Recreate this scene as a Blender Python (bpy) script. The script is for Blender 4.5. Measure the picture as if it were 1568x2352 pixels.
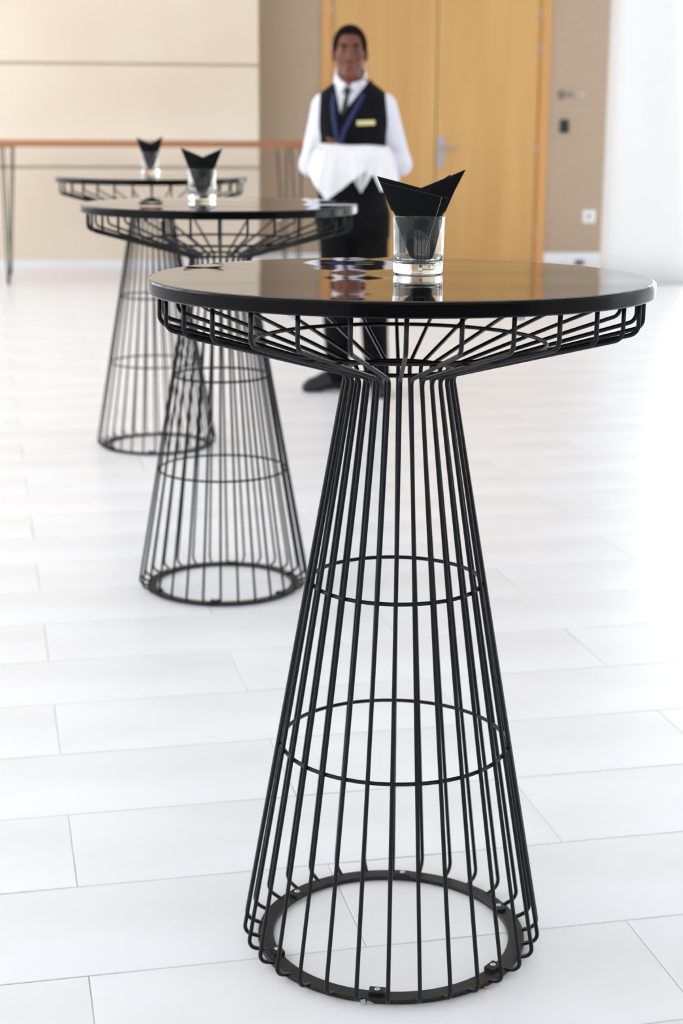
import bpy, bmesh, math, random
import numpy as np
from mathutils import Matrix, Vector

# ------------------------------------------------------------------ camera, world, light, exposure
scene = bpy.context.scene
for o in list(bpy.data.objects):
    bpy.data.objects.remove(o)
COL = scene.collection
W, HPX, F = 1568.0, 2352.0, 3697.5
PITCH, ROLL, CAMZ = 0.2403, 0.0067, 1.3429
FW = Vector((0, math.cos(PITCH), -math.sin(PITCH)))
_up = Vector((0, math.sin(PITCH), math.cos(PITCH)))
_rt = Vector((1, 0, 0))
RT = _rt * math.cos(ROLL) + _up * math.sin(ROLL)
UP = _up * math.cos(ROLL) - _rt * math.sin(ROLL)
CAM = Vector((0, 0, CAMZ))
cd = bpy.data.cameras.new('camera')
cam = bpy.data.objects.new('camera', cd)
COL.objects.link(cam)
cd.sensor_fit = 'VERTICAL'
cd.sensor_height = 36.0
cd.lens = F / HPX * 36.0
cd.clip_start = 0.05
m3 = Matrix((RT, UP, -FW)).transposed()
cam.matrix_world = Matrix.Translation(CAM) @ m3.to_4x4()
cd.dof.use_dof = True
cd.dof.focus_distance = 2.34
cd.dof.aperture_fstop = 5.2
cd.dof.aperture_blades = 0
scene.camera = cam

world = bpy.data.worlds.new('overcast_sky')
scene.world = world
world.use_nodes = True
bg = world.node_tree.nodes['Background']
bg.inputs[0].default_value = (0.94, 0.97, 1.0, 1)
bg.inputs[1].default_value = 3.85
vs = scene.view_settings
vs.view_transform = 'Standard'
vs.look = 'None'
vs.exposure = 0.0
vs.gamma = 1.0
vs.use_curve_mapping = False

# ------------------------------------------------------------------ helpers
TANG = math.radians(12.4)                    # tile rows are laid at this angle
ANG = math.radians(6.5)                      # the end wall stands turned against the camera axis
E1 = Vector((math.cos(ANG), math.sin(ANG), 0))
E2 = Vector((-math.sin(ANG), math.cos(ANG), 0))


def RM(u, n, z=0.0):
    return E1 * u + E2 * n + Vector((0, 0, z))


def ray(x, y):
    return FW + RT * ((x - W / 2) / F) + UP * ((HPX / 2 - y) / F)


def on_z(x, y, z=0.0):
    d = ray(x, y)
    return CAM + d * ((z - CAM.z) / d.z)


def on_n(x, y, n):
    """point on the room plane E2.P = n, returned as (u, z)"""
    d = ray(x, y)
    p = CAM + d * ((n - E2.dot(CAM)) / E2.dot(d))
    return E1.dot(p), p.z


def mesh(name, verts, faces, mat=None, parent=None, smooth=False, loc=None, rotz=None):
    me = bpy.data.meshes.new(name)
    me.from_pydata([tuple(v) for v in verts], [], [tuple(f) for f in faces])
    me.update()
    if smooth:
        me.polygons.foreach_set('use_smooth', [True] * len(me.polygons))
    if mat:
        me.materials.append(mat)
    o = bpy.data.objects.new(name, me)
    COL.objects.link(o)
    if parent is not None:
        o.parent = parent
    if loc is not None:
        o.location = loc
    if rotz is not None:
        o.rotation_euler = (0, 0, rotz)
    return o


def bm_obj(name, bm, mat=None, parent=None, smooth=False, **k):
    bmesh.ops.recalc_face_normals(bm, faces=bm.faces)
    me = bpy.data.meshes.new(name)
    bm.to_mesh(me)
    bm.free()
    if smooth:
        me.polygons.foreach_set('use_smooth', [True] * len(me.polygons))
    if mat:
        me.materials.append(mat)
    o = bpy.data.objects.new(name, me)
    COL.objects.link(o)
    if parent is not None:
        o.parent = parent
    if 'loc' in k:
        o.location = k['loc']
    if 'rotz' in k:
        o.rotation_euler = (0, 0, k['rotz'])
    return o


def empty(name, loc, rotz=0.0):
    o = bpy.data.objects.new(name, None)
    COL.objects.link(o)
    o.location = loc
    o.rotation_euler = (0, 0, rotz)
    o.empty_display_size = 0.1
    return o


def tag(o, label=None, cat=None, group=None, kind=None):
    if label:
        o['label'] = label
    if cat:
        o['category'] = cat
    if group:
        o['group'] = group
    if kind:
        o['kind'] = kind
    return o


def link_copy(src, parent=None):
    c = src.copy()
    COL.objects.link(c)
    c.parent = parent
    return c


def box_bm(bm, lo, hi, bevel=0.0):
    g = bmesh.ops.create_cube(bm, size=1.0)
    vs_ = g['verts']
    for v in vs_:
        v.co = Vector([lo[i] + (v.co[i] + 0.5) * (hi[i] - lo[i]) for i in range(3)])
    if bevel > 0:
        ed = list({e for v in vs_ for e in v.link_edges})
        bmesh.ops.bevel(bm, geom=ed, offset=bevel, segments=2, affect='EDGES', profile=0.6)


def box(name, lo, hi, mat, parent=None, bevel=0.0, **k):
    bm = bmesh.new()
    box_bm(bm, lo, hi, bevel)
    return bm_obj(name, bm, mat, parent, **k)


def lathe(prof, seg=64, close=False):
    """prof: list of (r, z); returns verts, faces"""
    V, Fc = [], []
    n = len(prof)
    for (r, z) in prof:
        for s in range(seg):
            a = 2 * math.pi * s / seg
            V.append((r * math.cos(a), r * math.sin(a), z))
    m = n if close else n - 1
    for i in range(m):
        j = (i + 1) % n
        for s in range(seg):
            t = (s + 1) % seg
            Fc.append((i * seg + s, i * seg + t, j * seg + t, j * seg + s))
    if not close:
        if prof[0][0] > 1e-6:
            Fc.append(tuple(reversed(range(seg))))
        if prof[-1][0] > 1e-6:
            Fc.append(tuple(range((n - 1) * seg, n * seg)))
    return V, Fc


def round_path(pts, radii, seg=5):
    """polyline with rounded corners"""
    out = [Vector(pts[0])]
    for i in range(1, len(pts) - 1):
        p, a, b = Vector(pts[i]), Vector(pts[i - 1]), Vector(pts[i + 1])
        d0, d1 = (a - p).normalized(), (b - p).normalized()
        ang = d0.angle(d1)
        t = radii[i] / math.tan(ang / 2)
        c = p + (d0 + d1).normalized() * (radii[i] / math.sin(ang / 2))
        s, e = p + d0 * t, p + d1 * t
        v0, v1 = s - c, e - c
        tot = v0.angle(v1)
        for k in range(seg + 1):
            f = k / seg
            v = (v0 * math.sin((1 - f) * tot) + v1 * math.sin(f * tot)) / math.sin(tot)
            out.append(c + v)
    out.append(Vector(pts[-1]))
    return out


def tube(path, r, sides=8, closed=False):
    V, Fc = [], []
    n = len(path)
    path = [Vector(p) for p in path]
    ref = None
    for i, p in enumerate(path):
        if closed:
            t = (path[(i + 1) % n] - path[i - 1]).normalized()
        else:
            t = (path[min(i + 1, n - 1)] - path[max(i - 1, 0)]).normalized()
        if ref is None:
            ref = t.orthogonal().normalized()
        ref = (ref - t * ref.dot(t)).normalized()
        b = t.cross(ref)
        rr = r[i] if isinstance(r, (list, tuple)) else r
        for s in range(sides):
            a = 2 * math.pi * s / sides
            V.append(p + (ref * math.cos(a) + b * math.sin(a)) * rr)
    m = n if closed else n - 1
    for i in range(m):
        j = (i + 1) % n
        for s in range(sides):
            t = (s + 1) % sides
            Fc.append((i * sides + s, i * sides + t, j * sides + t, j * sides + s))
    if not closed:
        Fc.append(tuple(reversed(range(sides))))
        Fc.append(tuple(range((n - 1) * sides, n * sides)))
    return V, Fc


def ring_path(R, z, seg=64):
    return [(R * math.cos(2 * math.pi * k / seg), R * math.sin(2 * math.pi * k / seg), z) for k in range(seg)]


def torus(R, z, r, seg=64, sides=8):
    V, Fc = [], []
    for k in range(seg):
        a = 2 * math.pi * k / seg
        for s in range(sides):
            b = 2 * math.pi * s / sides
            q = R + r * math.cos(b)
            V.append((q * math.cos(a), q * math.sin(a), z + r * math.sin(b)))
    for k in range(seg):
        l = (k + 1) % seg
        for s in range(sides):
            t = (s + 1) % sides
            Fc.append((k * sides + s, l * sides + s, l * sides + t, k * sides + t))
    return V, Fc


# ------------------------------------------------------------------ materials
def srgb(r, g, b):
    f = lambda c: (c / 255.0 / 12.92) if c / 255.0 <= 0.04045 else ((c / 255.0 + 0.055) / 1.055) ** 2.4
    return (f(r), f(g), f(b), 1)


def mat(name, col, rough=0.5, metal=0.0, spec=0.5, **k):
    m = bpy.data.materials.new(name)
    m.use_nodes = True
    b = m.node_tree.nodes['Principled BSDF']
    b.inputs['Base Color'].default_value = col
    b.inputs['Roughness'].default_value = rough
    b.inputs['Metallic'].default_value = metal
    b.inputs['Specular IOR Level'].default_value = spec
    for kk, v in k.items():
        b.inputs[kk.replace('_', ' ')].default_value = v
    return m


def nodes(m):
    nt = m.node_tree
    return nt, nt.nodes, nt.links, nt.nodes['Principled BSDF']


def add_noise_colour(m, c1, c2, scale, coord='Object', stretch=(1, 1, 1), detail=4.0, lo=0.35, hi=0.65, bump=0.0, bdist=0.001, rnd=0.0):
    nt, N, L, b = nodes(m)
    tc = N.new('ShaderNodeTexCoord')
    mp = N.new('ShaderNodeMapping')
    mp.inputs['Scale'].default_value = stretch
    L.new(tc.outputs[coord], mp.inputs['Vector'])
    nz = N.new('ShaderNodeTexNoise')
    nz.inputs['Scale'].default_value = scale
    nz.inputs['Detail'].default_value = detail
    L.new(mp.outputs[0], nz.inputs['Vector'])
    cr = N.new('ShaderNodeValToRGB')
    cr.color_ramp.elements[0].position = lo
    cr.color_ramp.elements[1].position = hi
    cr.color_ramp.elements[0].color = c1
    cr.color_ramp.elements[1].color = c2
    L.new(nz.outputs['Fac'], cr.inputs[0])
    out = cr.outputs[0]
    if rnd > 0:
        oi = N.new('ShaderNodeObjectInfo')
        mr = N.new('ShaderNodeMapRange')
        mr.inputs['To Min'].default_value = 1.0 - rnd
        mr.inputs['To Max'].default_value = 1.0
        L.new(oi.outputs['Random'], mr.inputs['Value'])
        mx = N.new('ShaderNodeMix')
        mx.data_type = 'RGBA'
        mx.blend_type = 'MULTIPLY'
        mx.inputs['Factor'].default_value = 1.0
        L.new(out, mx.inputs['A'])
        L.new(mr.outputs[0], mx.inputs['B'])
        out = mx.outputs['Result']
    L.new(out, b.inputs['Base Color'])
    if bump > 0:
        bp = N.new('ShaderNodeBump')
        bp.inputs['Strength'].default_value = bump
        bp.inputs['Distance'].default_value = bdist
        L.new(nz.outputs['Fac'], bp.inputs['Height'])
        L.new(bp.outputs[0], b.inputs['Normal'])
    return m


M = {}
M['black_wire'] = add_noise_colour(mat('black_powder_coat', srgb(13, 13, 15), 0.4, 0, 0.28), srgb(10, 10, 12), srgb(16, 16, 18), 90, bump=0.15, bdist=0.0006)
M['black_flat'] = add_noise_colour(mat('black_base_steel', srgb(22, 20, 18), 0.42, 0, 0.35), srgb(17, 16, 15), srgb(32, 29, 25), 30)
# lacquered top: very shallow unevenness makes the mirrored waiter break up
m = mat('black_lacquer', srgb(9, 9, 10), 0.035, 0, 0.62)
nt, N, L, b = nodes(m)
tc = N.new('ShaderNodeTexCoord')
nz = N.new('ShaderNodeTexNoise')
nz.inputs['Scale'].default_value = 5.2
nz.inputs['Detail'].default_value = 1.0
nz.inputs['Roughness'].default_value = 0.3
mp = N.new('ShaderNodeMapping')
mp.inputs['Scale'].default_value = (0.3, 1.0, 1.0)
L.new(tc.outputs['Object'], mp.inputs['Vector'])
L.new(mp.outputs[0], nz.inputs['Vector'])
bp = N.new('ShaderNodeBump')
bp.inputs['Strength'].default_value = 1.0
bp.inputs['Distance'].default_value = 0.0044
L.new(nz.outputs['Fac'], bp.inputs['Height'])
L.new(bp.outputs[0], b.inputs['Normal'])
M['lacquer'] = m
M['rim'] = add_noise_colour(mat('black_rim', srgb(9, 9, 10), 0.12, 0, 0.16), srgb(8, 8, 9), srgb(12, 12, 14), 14, bump=0.12, bdist=0.002)
M['steel'] = mat('screw_steel', srgb(205, 205, 205), 0.3, 1.0)
M['tile'] = add_noise_colour(mat('white_tile', srgb(236, 236, 238), 0.30, 0, 0.5), srgb(231, 229, 228), srgb(240, 240, 242), 1.6, stretch=(0.7, 1.6, 1), detail=5, lo=0.3, hi=0.6, rnd=0.018)
M['grout'] = add_noise_colour(mat('tile_joint', srgb(205, 203, 203), 0.8), srgb(142, 136, 134), srgb(214, 212, 212), 2.2, detail=7, lo=0.33, hi=0.52)
M['cream'] = add_noise_colour(mat('cream_panel', srgb(230, 217, 197), 0.55), srgb(227, 213, 192), srgb(232, 220, 201), 1.1)
M['cream_joint'] = mat('cream_joint', srgb(205, 190, 165), 0.7)
M['taupe'] = add_noise_colour(mat('taupe_paint', srgb(182, 161, 138), 0.7), srgb(178, 157, 134), srgb(186, 165, 142), 60, bump=0.1, bdist=0.001)
M['white'] = mat('white_paint', srgb(238, 238, 238), 0.55)
M['charcoal'] = mat('darkened_rear_wall', srgb(62, 62, 66), 0.7)  # unseen rear wall, coloured dark so the table rims reflect dark
M['white_gloss'] = mat('white_skirting', srgb(236, 238, 242), 0.35)
M['plastic_white'] = mat('white_plastic', srgb(240, 240, 240), 0.35)
M['plastic_dark'] = mat('dark_plastic', srgb(38, 40, 46), 0.4)
M['grey_sign'] = mat('grey_sign', srgb(118, 112, 106), 0.4)
M['sign_pale'] = mat('pale_sign', srgb(196, 182, 164), 0.5)
M['alu'] = mat('brushed_aluminium', srgb(176, 176, 180), 0.35, 0.85)
M['glasspane'] = mat('window_glass', (1, 1, 1, 1), 0.0, 0, 0.5, Transmission_Weight=1.0, IOR=1.02)


def wood(name, c1, c2, rough, scale=(26, 26, 0.8)):
    m = mat(name, c1, rough)
    add_noise_colour(m, c1, c2, 1.0, stretch=scale, detail=5, lo=0.3, hi=0.7)
    return m


M['door'] = wood('oak_veneer', srgb(203, 155, 90), srgb(219, 174, 108), 0.38, (5, 5, 0.25))
M['doorframe'] = wood('oak_frame', srgb(204, 148, 86), srgb(218, 164, 100), 0.42, (12, 12, 0.4))
M['barwood'] = wood('bar_wood', srgb(152, 94, 56), srgb(174, 112, 70), 0.45, (0.6, 20, 20))
M['hairpin'] = mat('hairpin_steel', srgb(34, 36, 34), 0.4, 0.2)
M['napkin'] = add_noise_colour(mat('black_cloth', srgb(13, 13, 15), 0.9, 0, 0.2), srgb(11, 11, 13), srgb(17, 17, 19), 900, bump=0.3, bdist=0.0003)
M['napkin'].node_tree.nodes['Principled BSDF'].inputs['Sheen Weight'].default_value = 0.08
M['thread'] = mat('white_thread', srgb(190, 196, 204), 0.7)
M['glass'] = mat('clear_glass', (0.97, 0.99, 0.98, 1), 0.0, 0, 0.5, Transmission_Weight=1.0, IOR=1.42)
M['skin'] = add_noise_colour(mat('brown_skin', srgb(118, 72, 56), 0.55, 0, 0.3), srgb(110, 66, 51), srgb(124, 77, 61), 30)
M['lip'] = mat('lip', srgb(112, 66, 60), 0.45)
M['hair'] = add_noise_colour(mat('black_hair', srgb(12, 11, 10), 0.95, 0, 0.1), srgb(9, 8, 8), srgb(16, 14, 13), 200, bump=0.3, bdist=0.002)
M['shaded_eye'] = mat('shaded_eye_white', srgb(74, 56, 50), 0.4)  # eye white coloured dark to stand in for eye-socket shade
M['iris'] = mat('dark_iris', srgb(26, 18, 14), 0.2)
M['shirt'] = add_noise_colour(mat('white_shirt', srgb(226, 226, 236), 0.8), srgb(222, 222, 233), srgb(230, 230, 238), 12, bump=0.25, bdist=0.01)
M['vest'] = add_noise_colour(mat('black_vest', srgb(14, 14, 18), 0.85, 0, 0.15), srgb(12, 12, 15), srgb(17, 17, 21), 40)
M['trouser'] = add_noise_colour(mat('black_trouser', srgb(11, 11, 14), 0.9, 0, 0.15), srgb(9, 9, 12), srgb(14, 14, 17), 14, bump=0.3, bdist=0.012)
M['tie'] = mat('black_tie', srgb(13, 14, 17), 0.5)
M['lanyard'] = mat('navy_lanyard', srgb(22, 34, 82), 0.7)
M['badge'] = mat('gold_badge', srgb(226, 214, 150), 0.35, 0.2)
M['shoe'] = mat('black_leather', srgb(16, 16, 17), 0.4)
M['cloth'] = add_noise_colour(mat('white_service_cloth', srgb(240, 240, 242), 0.85), srgb(237, 237, 240), srgb(243, 243, 244), 8, bump=0.1, bdist=0.004)
M['crumb'] = mat('crumb', srgb(200, 150, 90), 0.8)
M['scrap'] = mat('clear_tape', (0.95, 0.95, 0.96, 1), 0.25, 0, 0.5, Alpha=0.45)

# ------------------------------------------------------------------ the room
UL, UR, NB, NC, NT = -4.2, 9.5, -6.0, 14.93, 15.32       # left / right / rear, cream wall, taupe wall
CEIL = 4.6
room = dict(rotz=ANG)

# floor slab, tiles in brick bond
TL, TW, N0, U0 = 0.918, 0.3142, 2.0535, 0.110
JR, JE, TH = 0.0038, 0.0025, 0.012
FU0, FU1, FN0, FN1 = UL - 2.2, UR + 2.2, NB - 1.6, NT + 1.6
floor = box('floor', (FU0, FN0, -0.2), (FU1, FN1, -0.0016), M['grout'], rotz=TANG)
tag(floor, 'white tiled floor laid in long brick-bond rows', 'floor', kind='structure')


def tile_bm(bm, u, n, L_):
    lo = (u + JE / 2, n + JR / 2, -TH)
    hi = (u + L_ - JE / 2, n + TW - JR / 2, 0.0)
    c = 0.0007
    v = [bm.verts.new(p) for p in ((lo[0], lo[1], lo[2]), (hi[0], lo[1], lo[2]), (hi[0], hi[1], lo[2]), (lo[0], hi[1], lo[2]),
                                   (lo[0], lo[1], -c), (hi[0], lo[1], -c), (hi[0], hi[1], -c), (lo[0], hi[1], -c),
                                   (lo[0] + c, lo[1] + c, 0), (hi[0] - c, lo[1] + c, 0), (hi[0] - c, hi[1] - c, 0), (lo[0] + c, hi[1] - c, 0))]
    for a, b_, c_, d in ((0, 1, 5, 4), (1, 2, 6, 5), (2, 3, 7, 6), (3, 0, 4, 7), (4, 5, 9, 8), (5, 6, 10, 9), (6, 7, 11, 10), (7, 4, 8, 11), (8, 9, 10, 11)):
        bm.faces.new((v[a], v[b_], v[c_], v[d]))


def in_view(u, n):
    c_, s_ = math.cos(TANG), math.sin(TANG)
    p = Vector((u * c_ - n * s_, u * s_ + n * c_, 0))
    v = p - CAM
    d = v.dot(FW)
    if d < 0.3:
        return False
    x = W / 2 + F * v.dot(RT) / d
    y = HPX / 2 - F * v.dot(UP) / d
    return -60 < x < W + 60 and 560 < y < HPX + 130


bm = bmesh.new()
tile_bm(bm, -TL / 2, -TW / 2, TL)
first = bm_obj('tile', bm, M['tile'])
first.parent = floor
ntile = 0
rest = bmesh.new()
k0, k1 = int((FN0 - N0) / TW) - 1, int((FN1 - N0) / TW) + 1
for k in range(k0, k1):
    n = N0 + k * TW
    if n < FN0 or n + TW > FN1:
        continue
    off = U0 + (TL / 2 if k % 2 else 0.0)
    j0, j1 = int((FU0 - off) / TL) - 1, int((FU1 - off) / TL) + 1
    for j in range(j0, j1):
        u = off + j * TL
        if u + TL > FU1 or u < FU0:
            continue
        vis = any(in_view(u + a * TL, n + c * TW) for a in (0, .25, .5, .75, 1) for c in (0, .5, 1))
        if vis and ntile < 300:
            o = first if ntile == 0 else link_copy(first, floor)
            o.location = (u + TL / 2, n + TW / 2, random.Random(k * 99 + j).uniform(-0.0002, 0.0))
            ntile += 1
        else:
            tile_bm(rest, u, n, TL)
o = bm_obj('tile_field', rest, M['tile'], floor)
o['kind'] = 'stuff'

# cream panelled wall (left part of the end wall)
UE, _ = on_n(591, 300, NC)                 # its free right-hand edge
wc = box('wall_back_left', (UL, NC, 0), (UE, NC + 0.46, CEIL), M['cream_joint'], **room)
tag(wc, 'cream panelled wall with horizontal recessed joints behind the long bar table', 'wall', kind='structure')
rows = [0.072, 0.895, 1.79, 2.685, 3.58, CEIL - 0.02]
pw = 3.2
for a, b_ in zip(rows[:-1], rows[1:]):
    for j in range(2):
        hi_u = UE + 0.012 if j == 0 else UE - pw
        lo_u = max(UL + 0.02, UE - pw * (j + 1) + 0.012)
        box('panel', (lo_u, NC - 0.03, a + (0.012 if a > 0.1 else 0)), (hi_u, NC + 0.005, b_ - 0.012), M['cream'], wc, bevel=0.003)
bl = box('baseboard_left', (UL, NC - 0.036, 0), (UE + 0.012, NC, 0.072), M['white_gloss'], bevel=0.003, **room)
tag(bl, 'low white baseboard along the cream panelled wall', 'baseboard', kind='structure')

# taupe wall with door opening
u_fl, _ = on_n(737, 300, NT)
u_fr, _ = on_n(1257, 300, NT)
u_gap, _ = on_n(1001, 300, NT)
u_end, _ = on_n(1440, 300, NT)
DH = 2.62
bm = bmesh.new()
box_bm(bm, (UE - 0.05, NT, 0), (u_fl, NT + 0.25, CEIL))
box_bm(bm, (u_fr, NT, 0), (u_end, NT + 0.25, CEIL))
box_bm(bm, (u_fl, NT, DH), (u_fr, NT + 0.25, CEIL))
wt = bm_obj('wall_back', bm, M['taupe'], **room)
tag(wt, 'taupe painted end wall around the double oak door', 'wall', kind='structure')
bm = bmesh.new()
box_bm(bm, (UE + 0.01, NT - 0.016, 0), (u_fl - 0.002, NT, 0.094), 0.003)
bb = bm_obj('baseboard_back', bm, M['white_gloss'], **room)
tag(bb, 'white baseboard on the taupe wall between cream wall and oak door', 'baseboard', kind='structure')
bm = bmesh.new()
box_bm(bm, (u_fr + 0.002, NT - 0.016, 0), (u_end, NT, 0.094), 0.003)
bb = bm_obj('baseboard_right', bm, M['white_gloss'], **room)
tag(bb, 'white baseboard on the taupe wall between oak door and white column', 'baseboard', kind='structure')

# double door
dr = empty('door_1', RM(0, 0), ANG)
tag(dr, 'double oak veneer door with steel handle in taupe wall', 'door', kind='structure')
FWD = 0.092
bm = bmesh.new()
box_bm(bm, (u_fl, NT - 0.02, 0), (u_fl + FWD, NT + 0.2, DH), 0.003)
bm_obj('door_frame', bm, M['doorframe'], dr)
bm = bmesh.new()
box_bm(bm, (u_fr - FWD, NT - 0.02, 0), (u_fr, NT + 0.2, DH), 0.003)
bm_obj('door_frame', bm, M['doorframe'], dr)
bm = bmesh.new()
box_bm(bm, (u_fl, NT - 0.0205, DH - 0.1), (u_fr, NT + 0.2, DH + 0.002), 0.003)
bm_obj('door_frame', bm, M['doorframe'], dr)
leafs = []
for lo_u, hi_u in ((u_fl + FWD + 0.006, u_gap - 0.005), (u_gap + 0.005, u_fr - FWD - 0.004)):
    leafs.append(box('door_leaf', (lo_u, NT + 0.006, 0.008), (hi_u, NT + 0.056, DH - 0.104), M['door'], dr, bevel=0.003))
for a, b_ in ((u_gap - 0.03, u_gap + 0.03), (u_fl + FWD - 0.01, u_fl + FWD + 0.02), (u_fr - FWD - 0.02, u_fr - FWD + 0.01)):  # strips added behind the gaps to stop outside light leaking through
    box('gap_light_seal', (a, NT + 0.05, 0.0), (b_, NT + 0.075, DH - 0.1), M['doorframe'], dr)
box('threshold', (u_fl + 0.01, NT + 0.03, 0.0), (u_fr - 0.01, NT + 0.09, 0.012), M['alu'], dr)
# handle: long plate and lever on the right leaf
hu, hz = u_gap + 0.05, 1.0
bm = bmesh.new()
box_bm(bm, (hu - 0.032, NT - 0.004, 0.892), (hu + 0.032, NT + 0.007, 1.180), 0.004)
hp = bm_obj('handle', bm, M['alu'], leafs[1])
p = round_path([(hu, NT + 0.0, 1.070), (hu, NT - 0.055, 1.070), (hu + 0.135, NT - 0.055, 1.070)], [0, 0.016, 0])
V, Fc = tube(p, 0.011, 10)
mesh('lever', V, Fc, M['alu'], leafs[1], True)
V, Fc = lathe([(0.0, 0), (0.014, 0), (0.014, 0.01), (0, 0.01)], 20)
cy = mesh('lock_cylinder', V, Fc, M['alu'], leafs[1], True)
cy.location = (hu, NT - 0.004, 0.965)
cy.rotation_euler = (math.pi / 2, 0, 0)
for k, hz in enumerate((2.305, 1.986, 1.067, 0.262)):
    for li in (0, 1):
        hx = u_fr - FWD - 0.004 if li else u_fl + FWD + 0.005
        V, Fc = lathe([(0.0, -0.06), (0.011, -0.06), (0.011, 0.06), (0.0, 0.06)], 14)
        h_ = mesh('hinge', V, Fc, M['alu'], leafs[li], True)
        h_.location = (hx, NT - 0.002, hz)

# things on the taupe wall
sign = empty('room_sign', RM(on_n(1316, 218, NT)[0], NT, on_n(1316, 218, NT)[1]), ANG)
tag(sign, 'slim grey sign plate fixed to taupe wall above the dark card reader', 'sign')
box('plate', (-0.15, -0.008, -0.028), (0.15, 0.001, 0.028), M['taupe'], sign, bevel=0.002)
box('emblem', (-0.145, -0.014, -0.04), (-0.085, -0.006, 0.04), M['grey_sign'], sign, bevel=0.003)
for k, (a, w_, mt) in enumerate(((-0.07, 0.03, 'grey_sign'), (-0.03, 0.03, 'grey_sign'), (0.01, 0.035, 'alu'), (0.055, 0.06, 'sign_pale'))):
    box('raised_mark', (a, -0.011, -0.017), (a + w_, -0.006, 0.02), M[mt], sign)
cu, cz = on_n(1295, 290, NT)
cr_ = empty('card_reader', RM(cu, NT, cz), ANG)
tag(cr_, 'small dark card reader on taupe wall beside the oak door frame', 'card reader')
box('housing', (-0.042, -0.022, -0.062), (0.042, 0.001, 0.062), M['plastic_dark'], cr_, bevel=0.008)
box('reader_face', (-0.026, -0.026, -0.045), (0.026, -0.02, 0.02), M['tie'], cr_, bevel=0.003)
su, sz = on_n(1352, 497, NT)
so = empty('wall_socket', RM(su, NT, sz), ANG)
tag(so, 'white square wall socket low on the taupe wall beside the column', 'socket')
box('faceplate', (-0.062, -0.010, -0.062), (0.062, 0.001, 0.062), M['plastic_white'], so, bevel=0.006)
V, Fc = lathe([(0.0, 0), (0.034, 0), (0.034, 0.004), (0.028, 0.004), (0.026, 0.001), (0, 0.001)], 24)
r_ = mesh('socket_insert', V, Fc, M['white'], so, True)
r_.location = (0, -0.009, 0)
r_.rotation_euler = (math.pi / 2, 0, 0)
ps = on_z(1330, 609)
ds = empty('door_stop', ps, ANG)
tag(ds, 'small dark door stop standing on the floor by the taupe wall', 'door stop')
V, Fc = lathe([(0.0, 0), (0.05, 0), (0.05, 0.008), (0.046, 0.012), (0, 0.012)], 24)
mesh('base', V, Fc, M['alu'], ds, True)
V, Fc = lathe([(0.044, 0.011), (0.046, 0.02), (0.046, 0.038), (0.04, 0.046), (0.0, 0.046)], 24)
mesh('rubber_buffer', V, Fc, M['plastic_dark'], ds, True)

# glazed bay right of the column, white frame
wn = empty('window_1', RM(0, 0), ANG)
tag(wn, 'tall bright window beside the white column', 'window', kind='structure')
bm = bmesh.new()
for a in (u_end, u_end + 2.0, UR - 0.1):
    box_bm(bm, (a, NT, 0), (a + 0.1, NT + 0.2, CEIL), 0.004)
box_bm(bm, (u_end, NT, 0), (UR, NT + 0.2, 0.12), 0.004)
box_bm(bm, (u_end, NT, CEIL - 0.2), (UR, NT + 0.2, CEIL), 0.004)
bm_obj('window_frame', bm, M['white'], wn)
for a, b_ in ((u_end + 0.1, u_end + 2.0), (u_end + 2.1, UR - 0.1)):
    box('pane', (a, NT + 0.09, 0.12), (b_, NT + 0.1, CEIL - 0.2), M['glasspane'], wn)

# unseen side and rear walls, openings placed to give the daylight; ceiling
def facade(name, u, lo_n, hi_n, openings, z0, z1, label, t=0.25):
    bm = bmesh.new()
    x0, x1 = (u - t, u) if u < 0 else (u, u + t)
    cur = lo_n
    for a, b_ in openings:
        box_bm(bm, (x0, cur, 0), (x1, a, CEIL))
        box_bm(bm, (x0, a, 0), (x1, b_, z0))
        box_bm(bm, (x0, a, z1), (x1, b_, CEIL))
        cur = b_
    box_bm(bm, (x0, cur, 0), (x1, hi_n, CEIL))
    o = bm_obj(name, bm, M['white'], **room)
    return tag(o, label, 'wall', kind='structure')


facade('wall_left', UL, NB, NC, [(0.4 + i * 2.9, 3.0 + i * 2.9) for i in range(5)], 0.95, 4.45, 'white side wall with tall window openings left of the tables')
facade('wall_right', UR, NB, NT + 0.2, [(3.2, 6.0), (7.2, 9.6)], 0.3, 4.3, 'white side wall with window openings beyond the column')
bm = bmesh.new()  # rear wall out of view; high openings added to light the scene frontally
box_bm(bm, (UL - 0.25, NB - 0.25, 0), (UR + 0.25, NB, 2.4))
box_bm(bm, (UL - 0.25, NB - 0.25, 4.4), (UR + 0.25, NB, CEIL))
for a in np.linspace(UL - 0.25, UR - 0.05, 6):
    box_bm(bm, (a, NB - 0.25, 2.4), (a + 0.3, NB, 4.4))
o = bm_obj('wall_rear', bm, M['charcoal'], **room)
tag(o, 'unseen rear wall darkened for reflections, with high openings added for frontal light', 'wall', kind='structure')
o = box('ceiling', (UL - 0.3, NB - 0.3, CEIL), (UR + 0.3, NT + 0.4, CEIL + 0.2), M['white'], **room)
tag(o, 'plain white ceiling over the hall', 'ceiling', kind='structure')

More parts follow.
